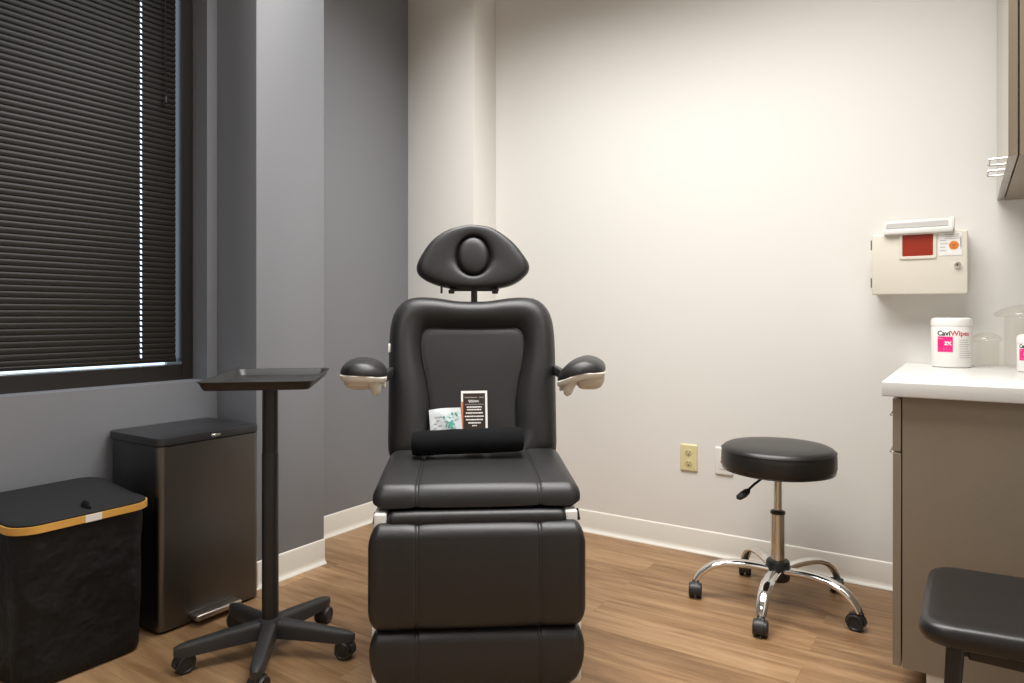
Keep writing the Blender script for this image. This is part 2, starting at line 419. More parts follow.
# headrest
HC = (0.004, 1.252); px = .00364
hp = [(417,268),(421,257),(432,241),(448,230),(464,225.6),(474,224.8),(490,227),(503,234),(516,245),(527,260),(529.7,268),(527,275),(516,284),(500,289),(474,291),(448,289),(429,283),(419,276)]
ho = [((x-473.3)*px, (258-y)*px) for x, y in hp]
hi = [(.058*cos(2*pi*i/20), .002+.073*sin(2*pi*i/20)) for i in range(20)]
hm = cushion(ho, hi, (0, 0),
    [(.02, .030), (.7, .030), (.93, .026), (.985, .014)],
    [(0, -.002), (0, -.012), (.03, -.025), (.08, -.034), (.16, -.0395), (.30, -.042), (.50, -.042), (.68, -.0415), (.82, -.0395), (.91, -.035), (.97, -.026), (1, -.019)],
    [(.985, -.019), (.965, -.026), (.93, -.033), (.87, -.0385), (.76, -.0425), (.55, -.045), (.25, -.046), (.02, -.046)], 120)
HM = Matrix.Translation((-.003, .665, HC[1])) @ Matrix.Rotation(-R(10), 4, 'X')
hd = obj('headrest', hm.xf(HM), 'leather', ch, angle=60)
st = MB().rbox((-.0115, .632, 1.03), (.0115, .644, 1.20), .003, 2)
obj('headrest_stem', st, 'blackmetal', ch)
hw_ = MB().rbox((-.088, .634, 1.130), (.090, .648, 1.139), .002, 2)
for x in (-.082, .076): hw_.rbox((x-.011, .630, 1.121), (x+.011, .654, 1.136), .003, 2)
hw_.tube([(-.118, .64, 1.146), (-.118, .64, 1.122)], .004, 8)
obj('headrest_mount', hw_, 'blackmetal', hd)

# armrests: domed pad over a white shell with a bracket beneath
def armrest(sx):
    L0, wid = .30, .143 if sx < 0 else .152
    T = Matrix.Translation((sx*(.352 if sx < 0 else .345), .345, .866)) @ Matrix.Rotation(R(6 if sx < 0 else -12), 4, 'Z')
    dr_, up_ = (.007, .0) if sx < 0 else (.024, .004)
    def warp(mb):                                           # the inner side of each pad sags towards the joint
        o_ = []
        for x, y, z in mb.v:
            u = -sx*x/(wid/2); o_.append((x, y, z - dr_*max(0, u+.25)**1.4 + up_))
        mb.v = o_; return mb.xf(T)
    rings = []; n = 32; m = 22
    for i in range(m+1):
        t = -1+2*i/m; w = (1-abs(t)**4.)**.45 if abs(t) < 1 else 0
        w = max(w, .02); y = t*L0/2; ring = []
        for j in range(n):
            q = 2*pi*j/n; cx, cz = cos(q), sin(q)
            xx = math.copysign(abs(cx)**.9, cx)*wid/2*w
            zz = (.041*max(cz, 0)**.95 if cz > 0 else -.006*abs(cz)**.5)*(w**.7)
            ring.append((xx, y, zz))
        rings.append(ring)
    p = obj('armrest', warp(MB().loft(rings)), 'leather', ch, angle=60)
    sw = MB()
    def tier(prof, xo=0, yo=0, r=.03):
        sw.loft([[(a_+xo, b_+yo, z) for a_, b_ in rrect(-wx/2, wx/2, -ly/2, ly/2, min(r, wx*.45), 6)] for wx, ly, z in prof])
    tier([(wid-.012, .28, -.022), (wid-.004, .288, -.016), (wid-.002, .29, -.006), (wid-.006, .286, -.003)], 0, 0, .06)
    ox = .010 if sx < 0 else .028
    ws = .100 if sx < 0 else .092
    tier([(ws*.45, .15, -.060 if sx > 0 else -.052), (ws*.75, .19, -.052 if sx > 0 else -.046), (ws*.95, .23, -.036), (ws, .24, -.021)], sx*ox, 0, .05)
    o = obj('armrest_shell', warp(sw), 'ivory', p); o['label'] = 'white plastic shell under the arm pad'
    br = MB()
    xi = -sx*.030
    br.tube([(xi, -.10, -.012), (xi-sx*.006, -.10, -.036), (xi-sx*.008, -.10, -.052), (xi-sx*.006, -.10, -.062)], [.026, .020, .014, .006], 14)
    br.rbox((min(-sx*.068, -sx*.020), -.09, -.040), (max(-sx*.068, -sx*.020), .10, -.012), .008, 3)
    o = obj('armrest_lever', warp(br), 'ivory', p); o['label'] = 'white lever and arm bracket'
    # black joint to the side of the backrest
    o = obj('armrest_joint', MB().rbox((min(sx*.278, sx*.302), .35, .830), (max(sx*.278, sx*.302), .60, .862), .006, 2), 'blackplastic', p)
for sx in (-1, 1): armrest(sx)

# ------------------------------------------------------------------ things on the chair
def world_thing(name, label, cat, M4):
    o = bpy.data.objects.new(name, None); COL.objects.link(o); o.matrix_world = M4; o.empty_display_size = .05
    return tag(o, label, cat)
tw = MB(); rings = []; n = 40; m = 24; ln = .352
random.seed(3)
ph = [random.random()*6 for _ in range(6)]
for i in range(m+1):
    t = i/m; x = -ln/2+ln*t; ring = []
    for j in range(n):
        q = 2*pi*j/n
        rr = 1 + .018*sin(3*q+ph[0]+2*t) + .014*sin(9*t+ph[1]+q) + .012*sin(23*t+ph[2]+2*q) + (.05*math.exp(-((q-.55)/.10)**2))
        e = .90 if i in (0, m) else 1
        ring.append((x, .050*rr*e*cos(q), .039*rr*e*sin(q)))
    rings.append(ring)
tw.loft(rings, False, False)
for sx in (-1, 1):                                          # spiral of the rolled end
    x = sx*ln/2; prev = [(x, .050*.9*cos(2*pi*j/n), .039*.9*sin(2*pi*j/n)) for j in range(n)]; rr_ = [prev]
    for k in range(1, 9):
        sc = .9*(1-k/9.); dx = (.004 if k % 2 else -.002)*sx*-1
        rr_.append([(x+dx, .050*sc*cos(2*pi*j/n), .039*sc*sin(2*pi*j/n)) for j in range(n)])
    tw.loft(rr_, False, True)
TWM = CHM @ Matrix.Translation((-.025, .350, .6375)) @ Matrix.Rotation(R(-1.5), 4, 'Y')
t_ = obj('rolled_towel', tw, 'towel', None, angle=70); t_.matrix_world = TWM
tag(t_, 'rolled black towel lying across the back of the treatment chair seat', 'towel')

def on_back(x, h, n, rot): return CHM @ BKM() @ Matrix.Translation((x, -n, h)) @ Matrix.Rotation(rot, 4, 'Y')
# printed pouch
pk = world_thing('sealed_pouch', 'clear white packet with green print tucked behind the rolled towel', 'packet', on_back(-.092, .113, .036, R(-5)))
g = MB(); nx, nz = 14, 12; v = []; f = []
for side in (0, 1):
    for i in range(nx+1):
        for j in range(nz+1):
            u, w = i/nx, j/nz
            bulge = .006*(max(0, sin(pi*u))*max(0, sin(pi*w)))**.6*(1+.35*sin(9*u+5*w)) + .0006
            v.append((-.0545+.109*u, -bulge if side else bulge, -.055+.115*w + .002*sin(4*u)))
N = (nx+1)*(nz+1)
for side in (0, 1):
    for i in range(nx):
        for j in range(nz):
            q = (i*(nz+1)+j, (i+1)*(nz+1)+j, (i+1)*(nz+1)+j+1, i*(nz+1)+j+1)
            f.append(tuple(side*N+x for x in (q if side else q[::-1])))
for i in range(nx): 
    for j in (0, nz): f.append((i*(nz+1)+j, (i+1)*(nz+1)+j, N+(i+1)*(nz+1)+j, N+i*(nz+1)+j))
for j in range(nz):
    for i in (0, nx): f.append((i*(nz+1)+j, i*(nz+1)+j+1, N+i*(nz+1)+j+1, N+i*(nz+1)+j))
obj('film', g.add(v, f), 'foil', pk)
pr = MB(); pr2 = MB(); pr3 = MB(); random.seed(11)
def pouch_y(x, z):
    u = (x+.0545)/.109; w = (z+.055)/.115
    return -(.006*(max(0, sin(pi*u))*max(0, sin(pi*w)))**.6*(1+.35*sin(9*u+5*w)) + .0022)
def blob(mb, x, z, s_, asp=1.):
    k = random.randint(5, 7); ang = random.random()*6
    pts = [(x+s_*asp*(.6+.5*random.random())*cos(ang+2*pi*i/k), z+s_*(.6+.5*random.random())*sin(ang+2*pi*i/k)) for i in range(k)]
    mb.add([(a_, pouch_y(a_, b_), b_) for a_, b_ in pts], [tuple(range(k))])
for x, z, s_ in ((.016,.005,.010),(.006,.012,.005),(.022,.014,.006),(.010,-.004,.006),(.028,.004,.005),(.020,-.008,.006),(-.004,.030,.005),(.024,.040,.006),(.036,.040,.005),(.040,.034,.004),(.016,.026,.004),(.002,.002,.004)): blob(pr, x, z, s_)
for x, z, s_ in ((.034,.020,.007),(.012,.034,.006),(.030,-.006,.006),(.0,.018,.005),(.026,.030,.005),(.042,.022,.004)): blob(pr2, x, z, s_)
for x, z in ((-.034,.012),(-.026,.022),(-.036,-.004),(-.020,.004),(-.016,.034),(-.030,.034)): blob(pr3, x, z, .0025, 4)
obj('green_print', pr, 'teal', pk, flat=True); obj('pale_print', pr2, 'paleteal', pk, flat=True); obj('grey_print', pr3, 'greyink', pk, flat=True)
# dark printed card
cd = world_thing('printed_card', 'dark printed card with white border standing upright behind the rolled towel', 'card', on_back(.005, .131, .0292, R(-.5)))
cw, chh = .0455, .1035
obj('card_stock', MB().box((-cw, -.0006, -chh), (cw, .0006, chh)), 'whiteink', cd)
obj('dark_field', MB().box((-cw+.007, -.0010, -chh), (cw-.0075, -.0005, chh-.0085)), 'carddark', cd)
obj('orange_edge', MB().add([(-cw-.002, -.0013, -chh), (-cw+.0075, -.0013, -chh), (-cw+.0065, -.0013, chh-.038), (-cw+.001, -.0013, chh-.036), (-cw-.002, -.0007, -chh), (-cw+.0075, -.0007, -chh), (-cw+.0065, -.0007, chh-.038), (-cw+.001, -.0007, chh-.036)],
    [(0,1,2,3),(7,6,5,4),(0,4,5,1),(1,5,6,2),(2,6,7,3),(3,7,4,0)]), 'rust', cd)
ln_ = MB(); ln2 = MB(); random.seed(5)
def words(mb, z, x0, x1, h):
    x = x0
    while x < x1:
        w = min(random.uniform(.004, .010), x1-x)
        mb.add([(x, -.00125, z), (x+w, -.00125, z), (x+w, -.00125, z+h), (x, -.00125, z+h)], [(0,1,2,3)]); x += w+.0012
for i, (hwid, z) in enumerate(((.026, .045), (.025, .036), (.029, .0245), (.033, .013), (.029, .0015), (.021, -.0095))): words(ln_, z, -hwid, hwid, .0042)
words(ln_, -.019, -.008, .008, .004)
words(ln2, .0795, -.033, .010, .002); words(ln2, .0795, .017, .035, .002)
ln_.tube([(-.020+.0006*i, -.0014, .067+.0055*sin(i*.75)*(1-.008*i)) for i in range(62)], .0008, 4)
obj('white_lettering', ln_, 'whiteink', cd, flat=True); obj('faint_lettering', ln2, 'greyink', cd, flat=True)
ln3 = MB(); words(ln3, .0555, -.032, .032, .0016); obj('faint_rule', ln3, 'greyink', cd, flat=True)

# ------------------------------------------------------------------ casters
def caster_mb(x, z_top, wr=.026, hood=True):
    """twin-wheel caster under (x,0): wheels touch the floor"""
    mb = MB(); off = -.012
    for sy in (-1, 1):
        mb.lathe([(.003, sy*.004), (wr*.96, sy*.004), (wr, sy*.008), (wr, sy*.019), (wr*.93, sy*.0225), (wr*.72, sy*.0225), (wr*.66, sy*.0205), (.003, sy*.0205)], (x+off, 0, wr), 26, 'y')
    rings = []                                              # hood over the wheels
    for i in range(13):
        t = R(-10+i*17); rr0, rr1 = wr+.0015, wr+.005
        rings.append([(x+off+rr0*cos(t), -.012, wr+rr0*sin(t)), (x+off+rr1*cos(t), -.0115, wr+rr1*sin(t)), (x+off+rr1*cos(t), .0115, wr+rr1*sin(t)), (x+off+rr0*cos(t), .012, wr+rr0*sin(t))])
    mb.loft(rings)
    mb.rbox((x+off-.004, -.0035, wr-.006), (x+.014, .0035, wr*1.6), .002, 1)
    mb.lathe([(.011, wr*1.7), (.0125, wr*1.75), (.0125, z_top-.004), (.008, z_top)], (x, 0, 0), 16)
    return mb

# ------------------------------------------------------------------ instrument stand
SX, SY = -1.795, 1.367
stn = thing('instrument_stand', 'black rolling instrument stand with a shallow tray on a tall pole', 'instrument stand', (SX, SY, 0))
trz = R(33.4+9.5); TM = Matrix.Translation((0.002, 0.0, .842)) @ Matrix.Rotation(trz, 4, 'Z')
def rr3(hx, hy, r, z): return [(x, y, z) for x, y in rrect(-hx, hx, -hy, hy, r, 6)]
tx, ty = .1545, .245
tr = MB().loft([rr3(tx-.017, ty-.017, .020, -.006), rr3(tx-.014, ty-.014, .022, -.007), rr3(tx-.010, ty-.010, .024, -.002), rr3(tx-.003, ty-.003, .028, .0135), rr3(tx+.001, ty+.001, .03, .0155), rr3(tx+.002, ty+.002, .03, .0175), rr3(tx-.001, ty-.001, .03, .0185),
               rr3(tx-.005, ty-.005, .027, .0165), rr3(tx-.012, ty-.012, .023, .000), rr3(tx-.017, ty-.017, .020, -.0035), rr3(.01, .02, .008, -.0035)])
obj('tray', tr.xf(TM), 'traymetal', stn, angle=60)
pl = obj('pole', MB().lathe([(.010, .60), (.0235, .60), (.0235, .833), (.034, .833), (.034, .836), (.01, .836)], (0, 0, 0), 28), 'blackmetal', stn)
obj('pole_sleeve', MB().lathe([(.01, .10), (.0247, .10), (.0247, .615), (.0240, .618), (.015, .618)], (0, 0, 0), 28), 'blackmetal', stn)
obj('hub', MB().lathe([(.02, .062), (.034, .060), (.040, .072), (.040, .100), (.034, .112), (.020, .114)], (0, 0, 0), 28), 'graphite', stn)
def leg_mb():
    rings = []
    for i in range(15):
        t = i/14; x = .022+.247*t; w = .0235-.0065*t; top = .108-.027*t**1.15; th = .052-.018*t
        if i == 14: w *= .45; top -= .005; th *= .6
        elif i == 13: w *= .85; top -= .001; th *= .9
        rings.append([(x, w*a_, top-th*b_) for a_, b_ in ((-.55, 0), (-.85, .08), (-1, .3), (-1.05, 1), (1.05, 1), (1, .3), (.85, .08), (.55, 0), (0, -.05))])
    return MB().loft(rings)
leg0 = obj('leg', leg_mb(), 'graphite', stn, angle=50)
cs0 = obj('caster', caster_mb(0, .060, .0265), 'blackplastic', leg0); cs0.location = (.252, 0, 0); cs0.rotation_euler = (0, 0, R(-10))
ANG = [26, 98, 170, 242, 314]
leg0.rotation_euler = (0, 0, R(ANG[0]))
for a_, q in zip(ANG[1:], (15, 40, 20, -25)):
    l = copy_part(leg0, stn, R(a_)); c = copy_part(cs0, l, R(q))

# ------------------------------------------------------------------ step bin
BXF, BYL, BYR, BXB = -2.186, 1.238, 1.616, -2.506
bn = thing('step_bin', 'tall dark stainless steel pedal bin with black lid beside the gray pillar', 'trash can', ((BXF+BXB)/2, (BYL+BYR)/2, 0))
cxb, cyb = (BXF+BXB)/2, (BYL+BYR)/2; hx, hy = (BXF-BXB)/2, (BYR-BYL)/2
def ring(h_x, h_y, r, z): return [(x, y, z) for x, y in rrect(-h_x, h_x, -h_y, h_y, r, 6)]
obj('body', MB().loft([ring(hx-.014, hy-.006, .02, .001), ring(hx-.008, hy, .024, .006), ring(hx-.008, hy, .024, .612)]), 'binblack', bn)
# steel front wraps round the two front corners
def wrap(z):
    o_, i_ = [], []
    r = .024
    for cy_, a0, a1 in ((-(hy-r+.002), -90, 0), (hy-r+.002, 0, 90)):
        for k in range(9):
            t = R(a0+(a1-a0)*k/8)
            o_.append((hx-r+r*cos(t), cy_+r*sin(t), z)); i_.append((hx-r+(r-.006)*cos(t), cy_+(r-.006)*sin(t), z))
    return o_+i_[::-1]
obj('front_panel', MB().loft([wrap(.010), wrap(.611)]), 'steel', bn, angle=60)['label'] = 'brushed dark steel front'
obj('lid', MB().loft([ring(hx-.002, hy-.0, .024, .613), ring(hx+.002, hy+.004, .026, .615), ring(hx+.002, hy+.004, .026, .636), ring(hx+.0005, hy+.0025, .025, .6395), ring(hx-.006, hy-.004, .02, .6408), ring(.05, .05, .02, .6412)]), 'binblack', bn)
obj('badge', MB().rbox((hx+.0015, -.005, .6225), (hx+.0032, .030, .6300), .001, 1), 'satin', bn)
pd = MB().rbox((hx-.004, -.088, .020), (hx+.050, .084, .040), .007, 3)
obj('pedal', pd, 'steeledge', bn)['label'] = 'steel foot pedal'

# ------------------------------------------------------------------ laundry hamper
HX0, HX1, HY0, HY1 = -2.478, -2.130, .812, 1.192
hcx, hcy = (HX0+HX1)/2, (HY0+HY1)/2; hhx, hhy = (HX1-HX0)/2, (HY1-HY0)/2
hmp = thing('laundry_hamper', 'black canvas laundry hamper with a bamboo rim next to the pedal bin', 'hamper', (hcx, hcy, 0))
rings = []; random.seed(9)
def hring(ins, z, r=.055, amp=0):
    pts = rrect(-hhx+ins, hhx-ins, -hhy+ins, hhy-ins, r, 8); res = []
    # subdivide long sides
    P = []
    for i in range(len(pts)):
        a_, b_ = Vector(pts[i]), Vector(pts[(i+1) % len(pts)]); k = 12 if i % 9 == 8 else 1
        for j in range(k): P.append(a_.lerp(b_, j/k))
    for p in P:
        t = math.atan2(p.y, p.x)
        d = amp*(sin(5*t+21*z)+.7*sin(9*t-33*z+1.)+.6*sin(14*t+50*z))
        q = p*(1+d); res.append((q.x, q.y, z))
    return res
zs = [.002, .006, .014, .05]+[.05+.365*i/16 for i in range(1, 17)]+[.436]
for z in zs:
    ins = .020-.008*min(1, z/.4) + (.010 if z < .004 else .003 if z < .01 else 0)
    rings.append(hring(ins, z, .05, .009*max(0, sin(pi*min(1, z/.436)))))
obj('fabric_body', MB().loft(rings), 'canvas', hmp, angle=60)
# bamboo band: an open loop along the front and round both front corners
def band(z, o_, back=False):
    r = .066; pts = []
    for cy_, a0, a1 in ((-(hhy-r), -90, 0), ((hhy-r), 0, 90)):
        for k in range(11):
            t = R(a0+(a1-a0)*k/10); pts.append((hhx-r+(r+o_)*cos(t), cy_+(r+o_)*sin(t), z))
    pts = [(-.0, -(hhy+o_), z)] + pts + [(-.0, hhy+o_, z)]
    return pts
sec = []
for p0, p1, p2, p3 in zip(band(.4425, -.004), band(.4425, .003), band(.4625, .003), band(.4625, -.004)): sec.append([p0, p1, p2, p3])
obj('bamboo_rim', MB().loft(sec), 'bamboo', hmp, angle=30)['label'] = 'golden bamboo rim strip'
lid = [hring(.004, .438, .064), hring(.002, .442, .064), hring(.002, .467, .064), hring(.006, .4705, .062), hring(.03, .472, .05), hring(.10, .473, .03)]
lid = [[(x, y, z+(.030*max(0, (.06-x)/.23)**1.2 if z > .46 else 0)) for x, y, z in r_] for r_ in lid]
hl = obj('lid', MB().loft(lid), 'canvaslid', hmp)
obj('rim_label', MB().rbox((hhx+.0032, -.016, .4420), (hhx+.0045, .030, .4632), .0006, 1), 'cloth', hmp)['label'] = 'small white tag on the rim'
obj('pull_tab', MB().tube([(hhx-.068, .010, .471), (hhx-.062, .010, .479), (hhx-.050, .010, .481), (hhx-.038, .010, .478), (hhx-.032, .010, .470)], [.014]*5, 8, .3, (0, 1, 0)), 'canvaslid', hl)

# ------------------------------------------------------------------ rolling stool
RSX, RSY = -.572, 2.617
rs = thing('rolling_stool', 'round black padded rolling stool on a five-legged chrome base by the white wall', 'stool', (RSX, RSY, 0))
seat = MB().lathe([(.005, .478), (.170, .478), (.184, .482), (.1935, .492), (.1965, .506), (.1965, .536), (.1945, .5535), (.187, .566), (.173, .5725), (.12, .578), (.06, .580), (.005, .5805)], (0, 0, 0), 72)
ss = obj('seat', seat, 'leather2', rs, angle=60)
sm = MB()
for z, rad in ((.556, .1952), (.486, .1915)):
    sm.tube([(rad*cos(2*pi*i/64), rad*sin(2*pi*i/64), z) for i in range(65)], .0016, 6)
obj('piping', sm, 'leather2', ss)
obj('seat_plate', MB().rbox((-.055, -.045, .458), (.055, .045, .478), .006, 2), 'blackplastic', rs)
obj('piston', MB().lathe([(.005, .34), (.0145, .34), (.0145, .460), (.005, .46)], (0, 0, 0), 28), 'satin', rs)
cl_ = obj('gas_column', MB().lathe([(.005, .10), (.0245, .10), (.0245, .328), (.022, .331), (.005, .331)], (0, 0, 0), 32), 'satin', rs)
obj('collar', MB().lathe([(.012, .325), (.0258, .325), (.0258, .333), (.021, .336), (.012, .336)], (0, 0, 0), 28), 'blackplastic', cl_)
obj('hub', MB().lathe([(.02, .086), (.037, .086), (.041, .092), (.041, .150), (.037, .157), (.026, .158)], (0, 0, 0), 32), 'blackplastic', rs)
ldir = Vector((cos(R(33.4+193)), sin(R(33.4+193)), 0))
lv = obj('lever', MB().tube([(0, 0, .466), ldir*.05+Vector((0, 0, .464)), ldir*.095+Vector((0, 0, .436)), ldir*.125+Vector((0, 0, .412))], .0045, 10), 'blackmetal', rs)
obj('lever_paddle', MB().tube([ldir*.116+Vector((0, 0, .418)), ldir*.124+Vector((0, 0, .412)), ldir*.140+Vector((0, 0, .401)), ldir*.158+Vector((0, 0, .391)), ldir*.164+Vector((0, 0, .388))], [.008, .016, .019, .015, .005], 14, .6), 'blackplastic', lv)
path = [(.032, 0, .124), (.07, 0, .130), (.11, 0, .1335), (.15, 0, .1335), (.19, 0, .130), (.222, 0, .121), (.247, 0, .107), (.266, 0, .090), (.279, 0, .073), (.287, 0, .058)]
wid_ = [.022, .0225, .0225, .0222, .022, .0215, .0205, .0195, .0185, .017]
sl0 = obj('leg', MB().tube(path, wid_, 18, .62), 'chrome', rs, angle=60)
sc0 = obj('caster', caster_mb(0, .062, .0265), 'blackplastic', sl0); sc0.location = (.288, 0, 0); sc0.rotation_euler = (0, 0, R(100-56))
sd0 = obj('leg_slot', MB().tube([(.165, 0, .1375), (.185, 0, .1335), (.20, 0, .1285)], [.006, .0085, .006], 10, .25), 'blackplastic', sl0)
ANG2 = [56, 128, 200, 272, 344]
sl0.rotation_euler = (0, 0, R(ANG2[0]))
for a_, q in zip(ANG2[1:], (-20, -95, -175, 10)):
    l = copy_part(sl0, rs, R(a_)); copy_part(sc0, l, R(q)); copy_part(sd0, l)

# ------------------------------------------------------------------ cabinets
CBX, CBY = -.148, 2.125
cab = thing('base_cabinet', 'taupe laminate base cabinet under the white countertop', 'cabinet', (.13, 2.55, 0))
def C(p): return (p[0]-.13, p[1]-2.55, p[2])
def pull(face, y0, y1, z, out=.019):
    t = .0032
    return MB().tube([C((face, y0, z)), C((face-out+.006, y0, z)), C((face-out+.001, y0+.002, z)), C((face-out, y0+.007, z)), C((face-out, y1-.007, z)), C((face-out+.001, y1-.002, z)), C((face-out+.006, y1, z)), C((face, y1, z))], t, 8)
obj('carcass', MB().box(C((CBX+.003, CBY, .095)), C((XR-.003, YB-.003, .823))), 'taupe', cab, flat=True)
obj('toe_kick', MB().box(C((-.088, CBY+.012, 0)), C((XR-.003, YB-.003, .0945))), 'taupe', cab, flat=True)
tb = MB().loft([[C((x, CBY+.012-d, z)) for d, z in [(q*.6, w*.9) for q, w in PROF]] for x in (-.090, XR-.003)])
obj('toe_base', tb, 'base', cab, angle=50)['label'] = 'off-white vinyl base strip'
ym = 2.555
for y0, y1 in ((CBY, ym-.0015), (ym+.0015, YB-.004)):
    d = obj('drawer', MB().rbox(C((CBX-.020, y0, .675)), C((CBX, y1, .817)), .0012, 1), 'taupeedge', cab)
    yc_ = (y0+y1)/2
    obj('handle', pull(CBX-.020, yc_-.05, yc_+.05, .752), 'satin', d)
    d = obj('door', MB().rbox(C((CBX-.020, y0, .097)), C((CBX, y1, .671)), .0012, 1), 'taupeedge', cab)
    obj('handle', pull(CBX-.020, yc_-.05, yc_+.05, .645), 'satin', d)
ct = obj('countertop', MB().rbox((-.192, 2.098, .8245), (XR-.002, YB-.002, .864), .003, 3), 'counter')
tag(ct, 'thick white quartz countertop slab on the taupe base cabinet', 'countertop')
UX, UY = .088, 2.157
up = thing('wall_cabinet', 'taupe wall cabinet hanging above the countertop at the right edge', 'cabinet', (.13, 2.55, 1.447))
def C(p): return (p[0]-.13, p[1]-2.55, p[2]-1.447)
obj('carcass', MB().box(C((UX+.023, UY, 1.447)), C((XR-.003, YB-.003, 2.42))), 'taupe', up, flat=True)
for y0, y1, h0 in ((UY, 2.567, 2.423), (2.570, YB-.004, 2.613)):
    d = obj('door', MB().rbox(C((UX, y0, 1.447)), C((UX+.020, y1, 2.42)), .0012, 1), 'taupeedge', up)
    obj('handle', pull(UX, h0, h0+.098, 1.492, .034), 'satin', d)

# ------------------------------------------------------------------ sharps disposal cabinet
sx0, sx1, sz0, sz1, sy = -.295, .003, 1.118, 1.341, 2.880
shp = thing('sharps_cabinet', 'beige locking sharps disposal box with red window mounted on the white wall', 'sharps box', (-.146, YB, 1.23))
def C(p): return (p[0]+.146, p[1]-YB, p[2]-1.23)
obj('housing', MB().rbox(C((sx0+.004, sy+.012, sz0+.002)), C((sx1-.002, YB-.001, sz1)), .004, 2), 'sharps', shp)
dr = obj('door', MB().rbox(C((sx0, sy, sz0)), C((sx1, sy+.014, sz1)), .005, 3), 'sharps', shp)
# window bezel: rounded ring
def bez(x0, x1, z0, z1, w, y0, y1, r):
    rs_ = []
    for o_, y in ((0, y0+.002), (.0015, y0), (w-.0015, y0), (w, y0+.002), (w, y1), (0, y1)):
        rs_.append([C((x, y, z)) for x, z in rrect(x0+o_, x1-o_, z0+o_, z1-o_, max(r-o_, .003), 5)])
    rs_.append(rs_[0])
    return MB().loft(rs_, False, False)
wx0, wx1, wz0, wz1 = -.207, -.090, 1.245, 1.3445
bz = obj('window_bezel', bez(wx0, wx1, wz0, wz1, .011, sy-.004, sy+.001, .008), 'sharps', dr)
obj('window', MB().prism([(x, z) for x, z in rrect(wx0+.010, wx1-.010, wz0+.010, wz1-.010, .006, 5)], 0, .003).xf(Matrix.Translation((.146, sy-.001-YB, -1.23)) @ Matrix(((1,0,0,0),(0,0,1,0),(0,1,0,0),(0,0,0,1)))), 'red', dr)['label'] = 'red see-through window'
# hopper flap on top
fl = MB().rbox(C((-.256, sy-.016, 1.337)), C((-.040, sy+.050, 1.356)), .004, 2)
fl.rbox(C((-.256, sy+.024, 1.352)), C((-.040, sy+.050, 1.390)), .004, 2)
fl.rbox(C((-.050, sy-.010, 1.345)), C((-.036, sy+.050, 1.390)), .004, 2)
hf = obj('hopper', fl, 'whiteplastic', shp)
obj('hopper_slot', MB().rbox(C((-.250, sy+.020, 1.362)), C((-.056, sy+.0245, 1.382)), .002, 1), 'greyink', hf)
lb = obj('warning_label', MB().box(C((-.084, sy-.0012, 1.254)), C((-.014, sy+.0005, 1.334))), 'whiteink', dr)
lab = MB(); random.seed(2)
def bar(mb, x0, x1, z0, z1, y): mb.add([C((x0, y, z0)), C((x1, y, z0)), C((x1, y, z1)), C((x0, y, z1))], [(0,1,2,3)])
for k, (x0, x1) in enumerate(((-.080, -.062), (-.080, -.056), (-.080, -.064), (-.080, -.060))): bar(lab, x0, x1, 1.306-.012*k, 1.309-.012*k, sy-.0018)
for k in range(3): bar(lab, -.066, -.022, 1.326-.007*k, 1.3285-.007*k, sy-.0018)
for k in range(5): bar(lab, -.019, -.0165, 1.276+.008*k, 1.291+.008*k, sy-.0018)
obj('label_print', lab, 'greyink', lb, flat=True)
og = MB().lathe([(.0005, 0), (.0150, 0), (.0150, .0006), (.0005, .0006)], C((-.0385, sy-.0013, 1.289)), 28, 'y')
od = obj('hazard_disc', og, 'orange', lb)
bh = MB()                                                   # biohazard trefoil: three open rings and a hub
cxh, czh = -.0385, 1.2885
for k in range(3):
    t0 = R(90+120*k); ox, oz = cxh+.0055*cos(t0), czh+.0055*sin(t0); pth = []
    for j in range(15): 
        t = t0+R(35)+R(290)*j/14; pth.append(C((ox+.0052*cos(t), sy-.0022, oz+.0052*sin(t))))
    bh.tube(pth, .0009, 5)
bh.tube([C((cxh+.0042*cos(2*pi*j/18), sy-.0023, czh+.0042*sin(2*pi*j/18))) for j in range(19)], .0007, 5)
obj('hazard_symbol', bh, 'rust', od)
lk = MB().lathe([(.001, .010), (.0085, .010), (.0105, .008), (.0115, 0), (.001, 0)], C((-.028, sy, 1.220)), 26, 'y')
lo = obj('lock', lk, 'chrome', dr)
obj('keyhole', MB().rbox(C((-.030, sy-.0108, 1.2155)), C((-.026, sy-.0095, 1.2245)), .0008, 1), 'slotdark', lo)
for z0 in (1.145, 1.285):
    hg = MB()
    for k in range(3): hg.tube([C((sx0-.002, sy+.010, z0+.012*k)), C((sx0-.002, sy+.010, z0+.012*k+.0122))], .004, 8)
    obj('hinge', hg, 'satin', shp)

# ------------------------------------------------------------------ outlets
def plate(name, label, x0, x1, z0, z1, m):
    t = thing(name, label, 'outlet', ((x0+x1)/2, YB, (z0+z1)/2))
    w, h = (x1-x0)/2, (z1-z0)/2
    mk = lambda s, y: [(x, y, z) for x, z in rrect(-w+s, w-s, -h+s, h-s, .004, 4)]
    obj('cover_plate', MB().loft([mk(0, -.0005), mk(0, -.003), mk(.003, -.0062), mk(.006, -.0066)]), m, t)
    return t
ot = plate('wall_outlet', 'ivory double power outlet low on the white wall beside the stool', -1.067, -.990, .353, .472, 'ivoryplate')
for zc in (.0235, -.0235):
    s_ = obj('socket', MB().lathe([(.001, .0075), (.016, .0075), (.0172, .0068), (.0172, .004), (.001, .004)], (0, 0, zc), 24, 'y'), 'ivorydark', ot)
    sm = MB()
    for x in (-.0065, .0065): sm.box((x-.0012, -.0081, zc-.000), (x+.0012, -.0074, zc+.0085))
    sm.lathe([(.0005, .0081), (.0026, .0081), (.0026, .0070), (.0005, .0070)], (0, 0, zc-.0075), 12, 'y')
    obj('slots', sm, 'slotdark', s_)
